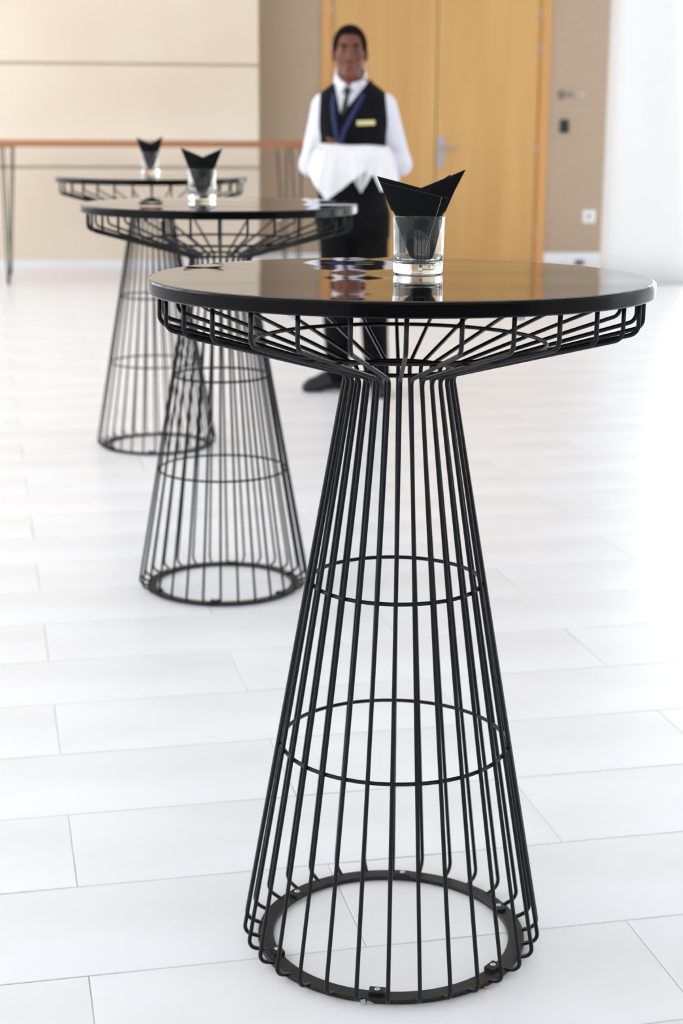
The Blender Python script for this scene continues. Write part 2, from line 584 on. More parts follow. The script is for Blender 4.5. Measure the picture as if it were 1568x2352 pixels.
# white column, wider towards the floor on its right side
c0 = on_z(1470, 655)
YC = c0.y
V, Fc = [], []
seg = 48
zs = [0.0, 0.33, 1.3, 2.24, CEIL]
for z in zs:
    l_, r__ = 2.139 * 1.026, (2.853 - 0.0806 * z) * 1.028
    cx, a = (l_ + r__) / 2, (r__ - l_) / 2
    for s in range(seg):
        t = 2 * math.pi * s / seg
        ct, st = math.cos(t), math.sin(t)
        e = 0.8
        V.append((cx + a * math.copysign(abs(ct) ** e, ct), YC + 0.34 + 0.33 * math.copysign(abs(st) ** e, st), z))
for i in range(len(zs) - 1):
    for s in range(seg):
        t = (s + 1) % seg
        Fc.append((i * seg + s, i * seg + t, (i + 1) * seg + t, (i + 1) * seg + s))
Fc.append(tuple(reversed(range(seg))))
Fc.append(tuple(range(4 * seg, 5 * seg)))
col_o = mesh('column', V, Fc, M['white'], None, True)
tag(col_o, 'thick white column tapering upwards in front of the taupe wall', 'column', kind='structure')

# ------------------------------------------------------------------ cocktail tables
TOPZ, TOPR, TOPT = 1.1079, 0.385, 0.0225
WR = 0.0034
wire_path = round_path([(0.3675, 0, TOPZ - TOPT + 0.010), (0.3675, 0, 1.0395), (0.083, 0, 0.9605), (0.2480, 0, 0.0165), (0.214, 0, 0.0045)],
                       [0, 0.016, 0.014, 0.016, 0], 5)
NW = 30
# the cage is wound very slightly: feet a touch behind the rim
wire_path = [Matrix.Rotation(math.radians(-2.1) * (1 - min(1, p.z / TOPZ)), 3, 'Z') @ p for p in wire_path]


def make_table():
    t = empty('cocktail_table', (0, 0, 0))
    R, Z, T = TOPR, TOPZ, TOPT
    V, Fc = lathe([(0.0, Z - 0.006), (R - 0.004, Z - 0.006), (R - 0.004, Z), (0, Z)], 128)
    # top disc: lacquer sheet, its edge slightly eased
    V, Fc = lathe([(0.0, Z - 0.003), (R - 0.003, Z - 0.003), (R - 0.0022, Z - 0.0012), (R - 0.005, Z), (0.2, Z), (0.0, Z)], 128)
    o = mesh('tabletop', V, Fc, M['lacquer'], t, True)
    o.data.set_sharp_from_angle(angle=math.radians(15))
    V, Fc = lathe([(0.0, Z - T + 0.002), (R - 0.012, Z - T), (R - 0.002, Z - T), (R, Z - T + 0.002), (R, Z - 0.004), (R - 0.0016, Z - 0.0016), (R - 0.006, Z - 0.002), (0.0, Z - 0.002)], 128)
    o = mesh('table_rim', V, Fc, M['rim'], t, True)
    o.data.set_sharp_from_angle(angle=math.radians(25))
    V, Fc = tube(wire_path, WR, 8)
    w0 = None
    for k in range(NW):
        th = 2 * math.pi * k / NW
        ph = th - 0.04 * math.sin(th)
        if w0 is None:
            o = w0 = mesh('wire', V, Fc, M['black_wire'], t, True)
        else:
            o = link_copy(w0, t)
        o.rotation_euler = (0, 0, ph - math.pi / 2)
    for (r, z, q) in ((0.2255, 1.0065, 0.0033), (0.0785, 0.9665, 0.0033), (0.1362, 0.625, 0.0033), (0.1838, 0.352, 0.0033)):
        V, Fc = torus(r, z, q, 72)
        mesh('ring', V, Fc, M['black_wire'], t, True)
    V, Fc = lathe([(0.1985, 0.001), (0.2233, 0.001), (0.2243, 0.002), (0.2243, 0.0075), (0.2233, 0.0085), (0.1985, 0.0085), (0.1975, 0.0075), (0.1975, 0.002)], 96, True)
    o = mesh('base_ring', V, Fc, M['black_flat'], t, True)
    o.data.set_sharp_from_angle(angle=math.radians(40))
    for k in range(6):
        a = math.radians(-90 - 7 + 60 * k)
        bm = bmesh.new()
        box_bm(bm, (-0.009, -0.013, -0.002), (0.009, 0.013, 0.006), 0.001)
        fp = bm_obj('foot_pad', bm, M['black_flat'], t)
        fp.location = (0.204 * math.cos(a), 0.204 * math.sin(a), 0.0085)
        fp.rotation_euler = (0, 0, a)
        V, Fc = lathe([(0.0, 0.0), (0.0045, 0.0), (0.0045, 0.0012), (0.0032, 0.0022), (0.0016, 0.0022), (0.0012, 0.001), (0, 0.001)], 14)
        mesh('screw', V, Fc, M['steel'], fp, True, loc=(0, 0, 0.006))
    for a in (-117, -62, 10, 80, 150, 215):
        a = math.radians(a)
        V, Fc = lathe([(0.0, -0.009), (0.007, -0.008), (0.008, -0.004), (0.008, 0.002), (0, 0.002)], 14)
        mesh('glide', V, Fc, M['plastic_white'], t, True, loc=(0.33 * math.cos(a), 0.33 * math.sin(a), Z - T))
    return t


def copy_tree(src, parent=None):
    c = src.copy()
    COL.objects.link(c)
    c.parent = parent
    for ch in list(src.children):
        copy_tree(ch, c)
    return c


tabs = [(0.088, 2.4775, -0.6), (-0.3455, 4.5718, 4.0), (-0.7785, 6.6516, 7.0)]
tlabels = ['black wire cocktail table holding the napkin that shows a white thread',
           'black wire cocktail table standing between the two other cocktail tables',
           'black wire cocktail table standing closest to the long bar table']
t0 = make_table()
tables = []
for i, (x, y, a) in enumerate(tabs):
    t = t0 if i == 0 else copy_tree(t0)
    tables.append(t)
    t['label'] = tlabels[i]
    t['category'] = 'table'
    t['group'] = 'wire cocktail tables'
for t, (x, y, a) in zip(tables, tabs):
    t.location = (x, y, 0)
    t.rotation_euler = (0, 0, math.radians(a))
# the top of the first table sits slightly out of level, its far edge lower
for ch in tables[0].children:
    if ch.name.split('.')[0] in ('tabletop', 'table_rim'):
        tl = math.radians(-0.55)
        ch.matrix_local = Matrix.Translation((0, 0, TOPZ)) @ Matrix.Rotation(tl, 4, 'X') @ Matrix.Translation((0, 0, -TOPZ))

# ------------------------------------------------------------------ glasses and folded napkins
def make_glass():
    ro0, ro1, h = 0.0385, 0.0413, 0.090
    prof = [(0.0, 0.0012), (0.030, 0.0010), (0.0335, 0.0), (0.0368, 0.0006), (ro0, 0.003), (ro0 + 0.0001, 0.0045), (ro0 + 0.0003, 0.008), (ro1 - 0.0008, h - 0.008), (ro1 - 0.0004, h - 0.003), (ro1 - 0.0004, h - 0.0012), (ro1 - 0.001, h), (ro1 - 0.0018, h - 0.0008),
            (ro1 - 0.0019, h - 0.003), (ro1 - 0.0021, h - 0.008), (ro0 - 0.0006, 0.034), (ro0 - 0.0008, 0.030), (ro0 - 0.0012, 0.025), (ro0 - 0.004, 0.0195), (0.031, 0.0165), (0.024, 0.0155), (0.0, 0.0158)]
    V, Fc = lathe(prof, 72)
    return mesh('glass_tumbler', V, Fc, M['glass'], None, True)


def sheet(left, right, bulge, y0, nz_=26, nx=22, thick=0.0022, fold_top=True, skew=0.0, rim_shift=0.0):
    """curved cloth fold between two side polylines (x, z), bottom to top; the top edge is rolled"""
    def along(pl, t):
        L_ = [0]
        for a, b_ in zip(pl[:-1], pl[1:]):
            L_.append(L_[-1] + math.dist(a, b_))
        s = t * L_[-1]
        for i in range(len(pl) - 1):
            if s <= L_[i + 1] + 1e-9:
                f = (s - L_[i]) / (L_[i + 1] - L_[i])
                return (pl[i][0] + (pl[i + 1][0] - pl[i][0]) * f, pl[i][1] + (pl[i + 1][1] - pl[i][1]) * f)
        return pl[-1]
    bm = bmesh.new()
    front, back = [], []
    for j in range(nz_ + 1):
        t = j / nz_
        a, b_ = along(left, t), along(right, t)
        rf, rb = [], []
        for i in range(nx + 1):
            s = i / nx
            x = a[0] + (b_[0] - a[0]) * s
            z = a[1] + (b_[1] - a[1]) * s
            hw = abs(b_[0] - a[0]) / 2
            lim = float(np.interp(z, [0.0, 0.03, 0.084], [0.029, 0.0338, 0.0365]))
            bl = bulge * min(1.0, hw / 0.03)
            y = y0 - bl * (1 - (2 * s - 1) ** 2) + skew * (s - 0.5) * 2 * t
            y += 0.0007 * math.sin(9 * s + 3 * t + y0 * 900)
            if z < 0.092:
                rr = math.hypot(x, y)
                if rr > lim:
                    x, y = x * lim / rr, y * lim / rr
            rf.append(bm.verts.new((x, y - thick / 2, z)))
            rb.append(bm.verts.new((x, y + thick / 2, z)))
        front.append(rf)
        back.append(rb)
    for j in range(nz_):
        for i in range(nx):
            bm.faces.new((front[j][i], front[j][i + 1], front[j + 1][i + 1], front[j + 1][i]))
            bm.faces.new((back[j][i], back[j + 1][i], back[j + 1][i + 1], back[j][i + 1]))
    for j in range(nz_):
        bm.faces.new((front[j][0], front[j + 1][0], back[j + 1][0], back[j][0]))
        bm.faces.new((front[j][nx], back[j][nx], back[j + 1][nx], front[j + 1][nx]))
    # rolled top edge
    mid = [bm.verts.new((f.co + b_.co) / 2 + Vector((0, 0, thick * 0.55))) for f, b_ in zip(front[-1], back[-1])]
    for i in range(nx):
        bm.faces.new((front[-1][i], front[-1][i + 1], mid[i + 1], mid[i]))
        bm.faces.new((mid[i], mid[i + 1], back[-1][i + 1], back[-1][i]))
        bm.faces.new((front[0][i], back[0][i], back[0][i + 1], front[0][i + 1]))
    return bm


def make_napkin(kind):
    """folds given in metres from the glass axis (x, z)"""
    n = empty('folded_napkin', (0, 0, 0))
    if kind == 0:
        f1 = sheet([(-0.008, 0.0175), (-0.014, 0.028), (-0.037, 0.084), (-0.043, 0.097), (-0.061, 0.1385)],
                   [(0.020, 0.0165), (0.026, 0.035), (0.0375, 0.084), (0.040, 0.095), (0.0455, 0.1145)], 0.013, -0.003)
        f2 = sheet([(-0.004, 0.0185), (-0.016, 0.04), (-0.030, 0.084), (-0.02, 0.1), (0.0, 0.124), (-0.004, 0.1262)],
                   [(0.018, 0.0175), (0.030, 0.05), (0.0365, 0.084), (0.0415, 0.094), (0.055, 0.126), (0.0708, 0.1572)], 0.006, 0.006)
        f3 = sheet([(-0.004, 0.0185), (-0.018, 0.04), (-0.034, 0.084), (-0.042, 0.098), (-0.054, 0.122), (-0.0647, 0.1462)],
                   [(0.012, 0.0175), (0.020, 0.05), (0.028, 0.084), (0.024, 0.1), (0.012, 0.12), (0.0075, 0.1275)], -0.008, 0.010)
        f4 = sheet([(0.0, 0.0185), (0.0, 0.06), (0.01, 0.1), (0.022, 0.132)],
                   [(0.016, 0.0175), (0.03, 0.06), (0.04, 0.1), (0.0485, 0.1495)], -0.006, 0.013)
        fs = [f1, f2, f3, f4]
    else:
        s = 1.0 if kind == 1 else 0.92
        f1 = sheet([(-0.012, 0.0175), (-0.020, 0.04), (-0.034, 0.084), (-0.044, 0.108), (-0.058 * s, 0.144)],
                   [(0.010, 0.0165), (0.018, 0.04), (0.0345, 0.084), (0.036, 0.094), (0.034, 0.11)], 0.014, -0.004)
        f2 = sheet([(-0.006, 0.0185), (-0.016, 0.04), (-0.030, 0.084), (-0.02, 0.1), (0.0, 0.1195)],
                   [(0.012, 0.0175), (0.026, 0.05), (0.0365, 0.084), (0.044, 0.108), (0.060 * s, 0.1455 + (0.006 if kind == 2 else 0))], 0.006, 0.006)
        f3 = sheet([(-0.006, 0.0185), (-0.018, 0.04), (-0.034, 0.084), (-0.044, 0.108), (-0.060 * s, 0.1465)],
                   [(0.010, 0.0175), (0.020, 0.05), (0.028, 0.084), (0.018, 0.105), (0.002, 0.1205)], -0.008, 0.010)
        fs = [f1, f2, f3]
    for f in fs:
        bm_obj('fold', f, M['napkin'], n, True)
    if kind == 0:
        # loose thread down the front fold
        pts = [(0.0342, -0.0105, 0.1165), (0.0325, -0.0135, 0.110), (0.0265, -0.0200, 0.091), (0.019, -0.0232, 0.067), (0.0135, -0.0235, 0.048), (0.0085, -0.0225, 0.0285), (-0.0015, -0.0215, 0.0315)]
        V, Fc = tube(pts, 0.00022, 5)
        mesh('thread', V, Fc, M['thread'], n, True)
    return n


gpos = [on_z(959, 627, TOPZ), on_z(464, 460, TOPZ), on_z(345, 398, TOPZ)]
gl = ['clear glass tumbler with the thread-marked black napkin', 'clear glass tumbler on the middle cocktail table holding a black napkin',
      'clear glass tumbler on the cocktail table nearest the bar table']
nl = ['folded black napkin with a loose white thread standing in a tumbler', 'folded black napkin in the tumbler on the middle cocktail table',
      'folded black napkin in the tumbler on the cocktail table nearest the bar']
g0 = make_glass()
for i, p in enumerate(gpos):
    g = g0 if i == 0 else link_copy(g0)
    g.location = (p.x, p.y, TOPZ - 0.0002)
    tag(g, gl[i], 'glass', 'tumblers on the cocktail tables')
    n = make_napkin(i)
    n.location = (p.x, p.y, TOPZ)
    n.rotation_euler = (0, 0, math.radians((0, 0, 0)[i]))
    tag(n, nl[i], 'napkin', 'black napkins in tumblers')

# ------------------------------------------------------------------ long bar table with hairpin legs
BANG = math.radians(10.0)
B1 = Vector((math.cos(BANG), math.sin(BANG), 0))
B2 = Vector((-math.sin(BANG), math.cos(BANG), 0))
pf, pb = on_z(15, 655), on_z(21, 632)
NF, NBK, UF = B2.dot(pf), B2.dot(pb), B1.dot(pf)
d_ = ray(692, 345)
u_r1 = B1.dot(CAM + d_ * (NF / B2.dot(d_)))
pm = B1 * ((UF + u_r1) / 2) + B2 * ((NF + NBK) / 2)
bt = empty('bar_table', (pm.x, pm.y, 0), BANG)
tag(bt, 'long high bar table with orange-brown wooden top and hairpin legs', 'table')
hu_ = (u_r1 - UF) / 2
hn_ = (NBK - NF) / 2
BT = 1.142
box('tabletop', (-hu_ - 0.28, -hn_ - 0.06, BT - 0.042), (hu_ + 0.3, hn_ + 0.06, BT), M['barwood'], bt, bevel=0.004)
for sx in (-1, 1):
    for sy in (-1, 1):
        x0, y0 = sx * hu_, sy * hn_
        top = BT - 0.042
        p = round_path([(x0, y0, top), (x0 + sx * -0.012, y0, 0.006), (x0 - sx * 0.022, y0, 0.006), (x0 - sx * 0.085, y0, top)], [0, 0.008, 0.008, 0], 4)
        V, Fc = tube(p, 0.0065, 8)
        lg = mesh('hairpin_leg', V, Fc, M['hairpin'], bt, True)
        box('mounting_plate', (x0 - sx * 0.04 - 0.07, y0 - 0.04, top - 0.005), (x0 - sx * 0.04 + 0.07, y0 + 0.04, top + 0.001), M['hairpin'], lg)

# ------------------------------------------------------------------ the waiter (implicit surfaces polygonised on a grid)
H_BODY = 0.004


class Field:
    def __init__(self, lo, hi, h):
        self.lo, self.h = np.array(lo, float), h
        self.n = [int(math.ceil((hi[i] - lo[i]) / h)) + 1 for i in range(3)]
        self.D = np.full(self.n, 0.2, np.float32)
        self.ax = [(lo[i] + h * np.arange(self.n[i])).astype(np.float32) for i in range(3)]

    def sub(self, lo, hi):
        s = []
        for i in range(3):
            a = max(0, int((lo[i] - self.lo[i]) / self.h))
            b_ = min(self.n[i], int((hi[i] - self.lo[i]) / self.h) + 2)
            if b_ <= a:
                return None, None
            s.append(slice(a, b_))
        g = np.meshgrid(*[self.ax[i][s[i]] for i in range(3)], indexing='ij', sparse=True)
        return tuple(s), g

    def add(self, fn, lo, hi, k=0.0, op='u'):
        pad = 0.03 + k
        s, g = self.sub([v - pad for v in lo], [v + pad for v in hi])
        if s is None:
            return
        d = fn(*g).astype(np.float32)
        e = self.D[s]
        if op == 'u':
            if k > 0:
                hh = np.maximum(k - np.abs(d - e), 0) / k
                self.D[s] = np.minimum(d, e) - hh * hh * k * 0.25
            else:
                self.D[s] = np.minimum(d, e)
        elif op == 's':
            if k > 0:
                hh = np.maximum(k - np.abs(-d - e), 0) / k
                self.D[s] = np.maximum(-d, e) + hh * hh * k * 0.25
            else:
                self.D[s] = np.maximum(-d, e)

    def cut(self, fn):
        """keep where fn < 0, everywhere"""
        g = np.meshgrid(*self.ax, indexing='ij', sparse=True)
        self.D = np.maximum(self.D, np.broadcast_to(fn(*g), self.D.shape).astype(np.float32))

    def cap(self, a, b_, ra, rb, k=0.02, op='u', sy=1.0):
        a, b_ = np.array(a, float), np.array(b_, float)
        v = b_ - a
        L2 = float(v @ v) + 1e-12

        def fn(x, y, z):
            t = np.clip(((x - a[0]) * v[0] + (y - a[1]) * v[1] + (z - a[2]) * v[2]) / L2, 0, 1)
            return np.sqrt((x - a[0] - t * v[0]) ** 2 + ((y - a[1] - t * v[1]) * sy) ** 2 + (z - a[2] - t * v[2]) ** 2) - (ra + (rb - ra) * t)
        r = max(ra, rb)
        self.add(fn, np.minimum(a, b_) - r, np.maximum(a, b_) + r, k, op)

    def ell(self, c, r, k=0.02, op='u', rz=0.0):
        cs, sn = math.cos(rz), math.sin(rz)

        def fn(x, y, z):
            X, Y = (x - c[0]) * cs + (y - c[1]) * sn, -(x - c[0]) * sn + (y - c[1]) * cs
            Z = z - c[2]
            k0 = np.sqrt((X / r[0]) ** 2 + (Y / r[1]) ** 2 + (Z / r[2]) ** 2)
            k1 = np.sqrt((X / r[0] ** 2) ** 2 + (Y / r[1] ** 2) ** 2 + (Z / r[2] ** 2) ** 2) + 1e-6
            return k0 * (k0 - 1) / k1
        q = max(r) if rz else 0
        rr = np.array([max(r[0], q), max(r[1], q), r[2]])
        self.add(fn, np.array(c) - rr, np.array(c) + rr, k, op)

    def polygonise(self):
        D = self.D
        nx, ny, nz_ = D.shape
        S = D < 0
        cell = np.zeros((nx - 1, ny - 1, nz_ - 1), np.int8)
        for i in (0, 1):
            for j in (0, 1):
                for k in (0, 1):
                    cell += S[i:nx - 1 + i, j:ny - 1 + j, k:nz_ - 1 + k]
        act = (cell > 0) & (cell < 8)
        idx = np.argwhere(act)
        vid = np.full(act.shape, -1, np.int32)
        vid[act] = np.arange(len(idx))
        acc = np.zeros((len(idx), 3))
        cnt = np.zeros(len(idx))
        corners = [(i, j, k) for i in (0, 1) for j in (0, 1) for k in (0, 1)]
        for a in corners:
            for ax in range(3):
                if a[ax] == 0:
                    b_ = list(a)
                    b_[ax] = 1
                    da = D[idx[:, 0] + a[0], idx[:, 1] + a[1], idx[:, 2] + a[2]]
                    db = D[idx[:, 0] + b_[0], idx[:, 1] + b_[1], idx[:, 2] + b_[2]]
                    m_ = (da < 0) != (db < 0)
                    t = np.where(m_, da / np.where(m_, da - db, 1), 0)
                    p = np.tile(np.array(a, float), (len(idx), 1))
                    p[:, ax] = t
                    acc[m_] += p[m_]
                    cnt[m_] += 1
        P = (idx + acc / np.maximum(cnt, 1)[:, None]) * self.h + self.lo
        faces = []
        for ax in range(3):
            sl0 = [slice(1, -1)] * 3
            sl1 = [slice(1, -1)] * 3
            sl0[ax] = slice(0, -1)
            sl1[ax] = slice(1, None)
            a, b_ = S[tuple(sl0)], S[tuple(sl1)]
            for flip, m_ in ((False, a & ~b_), (True, ~a & b_)):
                e = np.argwhere(m_)
                if len(e) == 0:
                    continue
                e = e + 1
                e[:, ax] -= 1
                u, v = (ax + 1) % 3, (ax + 2) % 3
                q = []
                for du, dv in ((-1, -1), (0, -1), (0, 0), (-1, 0)):
                    c = e.copy()
                    c[:, u] += du
                    c[:, v] += dv
                    q.append(vid[c[:, 0], c[:, 1], c[:, 2]])
                q = np.stack(q, 1)
                faces.append(q[:, ::-1] if flip else q)
        return P, np.concatenate(faces)

    def build(self, name, mt, parent, smooth_it=2):
        P, Q = self.polygonise()
        # light relaxation removes grid stepping
        e = np.concatenate([Q[:, [0, 1]], Q[:, [1, 2]], Q[:, [2, 3]], Q[:, [3, 0]]])
        for _ in range(smooth_it):
            s = np.zeros_like(P)
            c = np.zeros(len(P))
            np.add.at(s, e[:, 0], P[e[:, 1]])
            np.add.at(s, e[:, 1], P[e[:, 0]])
            np.add.at(c, e[:, 0], 1)
            np.add.at(c, e[:, 1], 1)
            P = P * 0.5 + 0.5 * s / np.maximum(c, 1)[:, None]
        me = bpy.data.meshes.new(name)
        me.vertices.add(len(P))
        me.vertices.foreach_set('co', P.astype(np.float32).ravel())
        me.loops.add(len(Q) * 4)
        me.loops.foreach_set('vertex_index', Q.astype(np.int32).ravel())
        me.polygons.add(len(Q))
        me.polygons.foreach_set('loop_start', np.arange(0, len(Q) * 4, 4, dtype=np.int32))
        me.polygons.foreach_set('use_smooth', np.ones(len(Q), bool))
        me.update(calc_edges=True)
        me.validate()
        me.materials.append(mt)
        o = bpy.data.objects.new(name, me)
        COL.objects.link(o)
        o.parent = parent
        return o


# torso cross-sections: z, half width, half depth, centre y
TZ = np.array([0.78, 0.86, 0.93, 1.02, 1.10, 1.18, 1.26, 1.33, 1.385, 1.43, 1.462, 1.487, 1.515])
TA = np.array([0.150, 0.156, 0.153, 0.143, 0.138, 0.140, 0.150, 0.160, 0.163, 0.150, 0.110, 0.075, 0.058])
TB = np.array([0.105, 0.116, 0.114, 0.106, 0.104, 0.106, 0.112, 0.114, 0.108, 0.094, 0.078, 0.064, 0.056])
TY = np.array([0.01, 0.01, 0.005, 0.0, 0.0, 0.0, 0.0, 0.005, 0.012, 0.018, 0.02, 0.018, 0.015])
TXC = -0.006


def torso_fn(off):
    def fn(x, y, z):
        a = np.interp(z, TZ, TA) + off
        b_ = np.interp(z, TZ, TB) + off
        yc = np.interp(z, TZ, TY)
        X, Y = (x - TXC) / a, (y - yc) / b_
        n_ = (np.abs(X) ** 2.3 + np.abs(Y) ** 2.3) ** (1 / 2.3)
        d = (n_ - 1) * np.minimum(a, b_)
        return np.maximum(d * 0.9, np.maximum(0.78 - z, z - 1.515))
    return fn


def front_y(x, z, off):
    a = float(np.interp(z, TZ, TA)) + off
    b_ = float(np.interp(z, TZ, TB)) + off
    yc = float(np.interp(z, TZ, TY))
    t = max(0.0, 1 - abs((x - TXC) / a) ** 2.3)
    return yc - b_ * t ** (1 / 2.3)


HX = -0.024                                                # head centre line
# arms: A = the man's right (image left), B = his left
SA, EA, WA = (-0.152, 0.015, 1.372), (-0.208, 0.005, 1.105), (-0.030, -0.120, 1.055)
SB, EB, WB = (0.150, 0.015, 1.375), (0.222, 0.000, 1.110), (0.010, -0.150, 1.155)
# legs
HA, KA, AA = (-0.080, 0.01, 0.86), (-0.082, 0.03, 0.48), (-0.070, 0.105, 0.085)
HB, KB, AB = (0.080, 0.01, 0.86), (0.100, 0.01, 0.48), (0.120, 0.055, 0.085)
TOEA, HEELA = (-0.225, 0.045), (-0.045, 0.125)
TOEB, HEELB = (0.145, -0.130), (0.118, 0.095)

waiter = empty('person', (0.0495, 7.965, 0))
waiter.scale = (1.0133,) * 3
tag(waiter, 'waiter in black vest, white shirt and navy lanyard carrying a white cloth', 'person')

B = Field((-0.30, -0.30, 0.0), (0.32, 0.20, 1.78), H_BODY)
B.add(torso_fn(0.0), (-0.18, -0.14, 0.76), (0.18, 0.15, 1.5), 0.0)
B.cap((HX * 0.5, 0.02, 1.44), (HX, 0.012, 1.56), 0.054, 0.052, 0.03)                 # neck
B.ell((HX, 0.012, 1.650), (0.072, 0.094, 0.092), 0.02)                              # skull
B.ell((HX, -0.028, 1.592), (0.058, 0.066, 0.078), 0.03)                             # face
B.ell((HX, -0.070, 1.525), (0.022, 0.021, 0.018), 0.03)                             # chin
for s in (-1, 1):
    B.cap((HX + s * 0.052, 0.0, 1.580), (HX + s * 0.018, -0.062, 1.530), 0.013, 0.012, 0.025)   # jaw
    B.ell((HX + s * 0.040, -0.066, 1.595), (0.020, 0.016, 0.016), 0.02)             # cheekbone
    B.ell((HX + s * 0.031, -0.103, 1.630), (0.020, 0.021, 0.0135), 0.015, 's')       # eye socket
    B.ell((HX + s * 0.0765, 0.012, 1.612), (0.009, 0.019, 0.032), 0.01, rz=s * 0.35)  # ear
    B.ell((HX + s * 0.013, -0.100, 1.590), (0.009, 0.010, 0.008), 0.008)            # nostril wing
B.cap((HX - 0.040, -0.078, 1.648), (HX + 0.040, -0.078, 1.648), 0.010, 0.010, 0.015)  # brow
B.cap((HX, -0.090, 1.640), (HX - 0.001, -0.110, 1.594), 0.008, 0.0125, 0.010)        # nose
B.cap((HX - 0.018, -0.090, 1.557), (HX + 0.018, -0.090, 1.557), 0.006, 0.006, 0.010)
B.cap((HX - 0.015, -0.090, 1.546), (HX + 0.015, -0.090, 1.546), 0.007, 0.007, 0.010)
for S_, E_, W_ in ((SA, EA, WA), (SB, EB, WB)):
    B.cap(S_, E_, 0.046, 0.037, 0.03)
    B.cap(E_, W_, 0.036, 0.025, 0.015)
for H_, K_, A_, T_, L_ in ((HA, KA, AA, TOEA, HEELA), (HB, KB, AB, TOEB, HEELB)):
    B.cap(H_, K_, 0.078, 0.050, 0.03)
    B.cap(K_, A_, 0.049, 0.034, 0.02)
    B.cap((L_[0], L_[1], 0.045), (T_[0] + (L_[0] - T_[0]) * 0.22, T_[1] + (L_[1] - T_[1]) * 0.22, 0.032), 0.026, 0.016, 0.02)


def hand(F_, wrist, knuckle, across, tips, up, thumb, r0=0.0088):
    """palm from wrist to knuckle line, four fingers of unequal length, thumb from the side of the palm"""
    w, kn, ac, up = Vector(wrist), Vector(knuckle), Vector(across).normalized(), Vector(up).normalized()
    for i in range(4):
        o_ = (i - 1.5) * 0.0185
        F_.cap(w + ac * o_ * 0.55, kn + ac * o_, 0.0135, 0.0105, 0.010)
    d = (kn - w).normalized()
    for i, ln in enumerate((0.072, 0.082, 0.077, 0.060)):
        o_ = (i - 1.5) * 0.0195
        p0 = kn + ac * o_
        p1 = p0 + (d + up * tips[0]).normalized() * ln * 0.45
        p2 = p1 + (d + up * tips[1]).normalized() * ln * 0.32
        p3 = p2 + (d + up * tips[2]).normalized() * ln * 0.23
        F_.cap(p0, p1, r0 + 0.0006, r0, 0.004)
        F_.cap(p1, p2, r0, r0 - 0.0008, 0.003)
        F_.cap(p2, p3, r0 - 0.0008, r0 - 0.0018, 0.003)
    q0 = w + d * 0.025 - ac * 0.026
    q1 = q0 + (d * 0.6 - ac * 0.75 + up * thumb).normalized() * 0.036
    q2 = q1 + (d * 0.95 - ac * 0.1 + up * thumb).normalized() * 0.028
    F_.cap(q0, q1, 0.0125, 0.0105, 0.010)
    F_.cap(q1, q2, 0.0105, 0.0080, 0.004)


hand(B, WB, (-0.066, -0.182, 1.186), (0.15, 1, 0.15), (0.25, 0.45, 0.3), (0, 0, 1), 0.3)
hand(B, WA, (0.040, -0.150, 1.064), (0.35, -1, -0.1), (0.15, 0.45, 0.7), (0, 0, 1), 0.5)
B.build('body', M['skin'], waiter, 1)

# hair cap
Fh = Field((HX - 0.10, -0.11, 1.50), (HX + 0.10, 0.13, 1.77), 0.004)
Fh.ell((HX, 0.014, 1.651), (0.0825, 0.1025, 0.1), 0.0)
Fh.cut(lambda x, y, z: np.minimum(np.interp(np.abs(x - HX), [0, 0.042, 0.054, 0.066, 0.2], [1.704, 1.700, 1.672, 1.622, 1.612]) + 0 * y, 1.700 - (y + 0.045) * 1.6 + 0 * x) - z)
Fh.cut(lambda x, y, z: np.where(z < 1.69, -0.052 - y, -1.0) + 0 * x)
Fh.cut(lambda x, y, z: 1.545 - z + 0 * x + 0 * y)
Fh.build('hair', M['hair'], waiter, 1)
for s in (-1, 1):
    p = [(HX + s * (0.014 + 0.034 * t), -0.0905 + 0.012 * t * t, 1.6475 + 0.006 * math.sin(math.pi * t * 0.8)) for t in np.linspace(0, 1, 7)]
    V, Fc = tube(p, [0.0045, 0.0056, 0.0056, 0.0052, 0.0046, 0.004, 0.0025], 8)
    mesh('eyebrow', V, Fc, M['hair'], waiter, True)
    V, Fc = lathe([(0.0, -0.0115)] + [(0.0115 * math.cos(a), 0.0115 * math.sin(a)) for a in np.linspace(-1.4, 1.4, 11)] + [(0.0, 0.0115)], 18)
    e = mesh('eye', V, Fc, M['shaded_eye'], waiter, True, loc=(HX + s * 0.031, -0.0725, 1.630))
    V, Fc = lathe([(0.0, 0.0), (0.0068, 0.0), (0.0055, 0.0012), (0, 0.0017)], 16)
    q = mesh('iris', V, Fc, M['iris'], e, True, loc=(0, -0.0103, 0))
    q.rotation_euler = (math.pi / 2, 0, 0)
V, Fc = tube([(HX - 0.024, -0.0905, 1.5525), (HX - 0.012, -0.0985, 1.5520), (HX, -0.1, 1.5515), (HX + 0.012, -0.0985, 1.5520), (HX + 0.024, -0.0905, 1.5525)], [0.002, 0.0045, 0.005, 0.0045, 0.002], 8)
mesh('lips', V, Fc, M['lip'], waiter, True)

# shirt
Fs = Field((-0.31, -0.26, 0.98), (0.33, 0.18, 1.50), 0.0045)
Fs.add(torso_fn(0.009), (-0.19, -0.15, 0.95), (0.19, 0.16, 1.5), 0.0)
for S_, E_, W_ in ((SA, EA, WA), (SB, EB, WB)):
    S2 = (S_[0] * 0.98, S_[1], S_[2] + 0.002)
    Fs.cap(S2, E_, 0.054, 0.051, 0.03)
    Wq = tuple(E_[i] + (W_[i] - E_[i]) * 0.93 for i in range(3))
    Fs.cap(E_, Wq, 0.050, 0.036, 0.02)
    Fs.cap(tuple(E_[i] + (W_[i] - E_[i]) * 0.80 for i in range(3)), Wq, 0.034, 0.038, 0.004)   # cuff
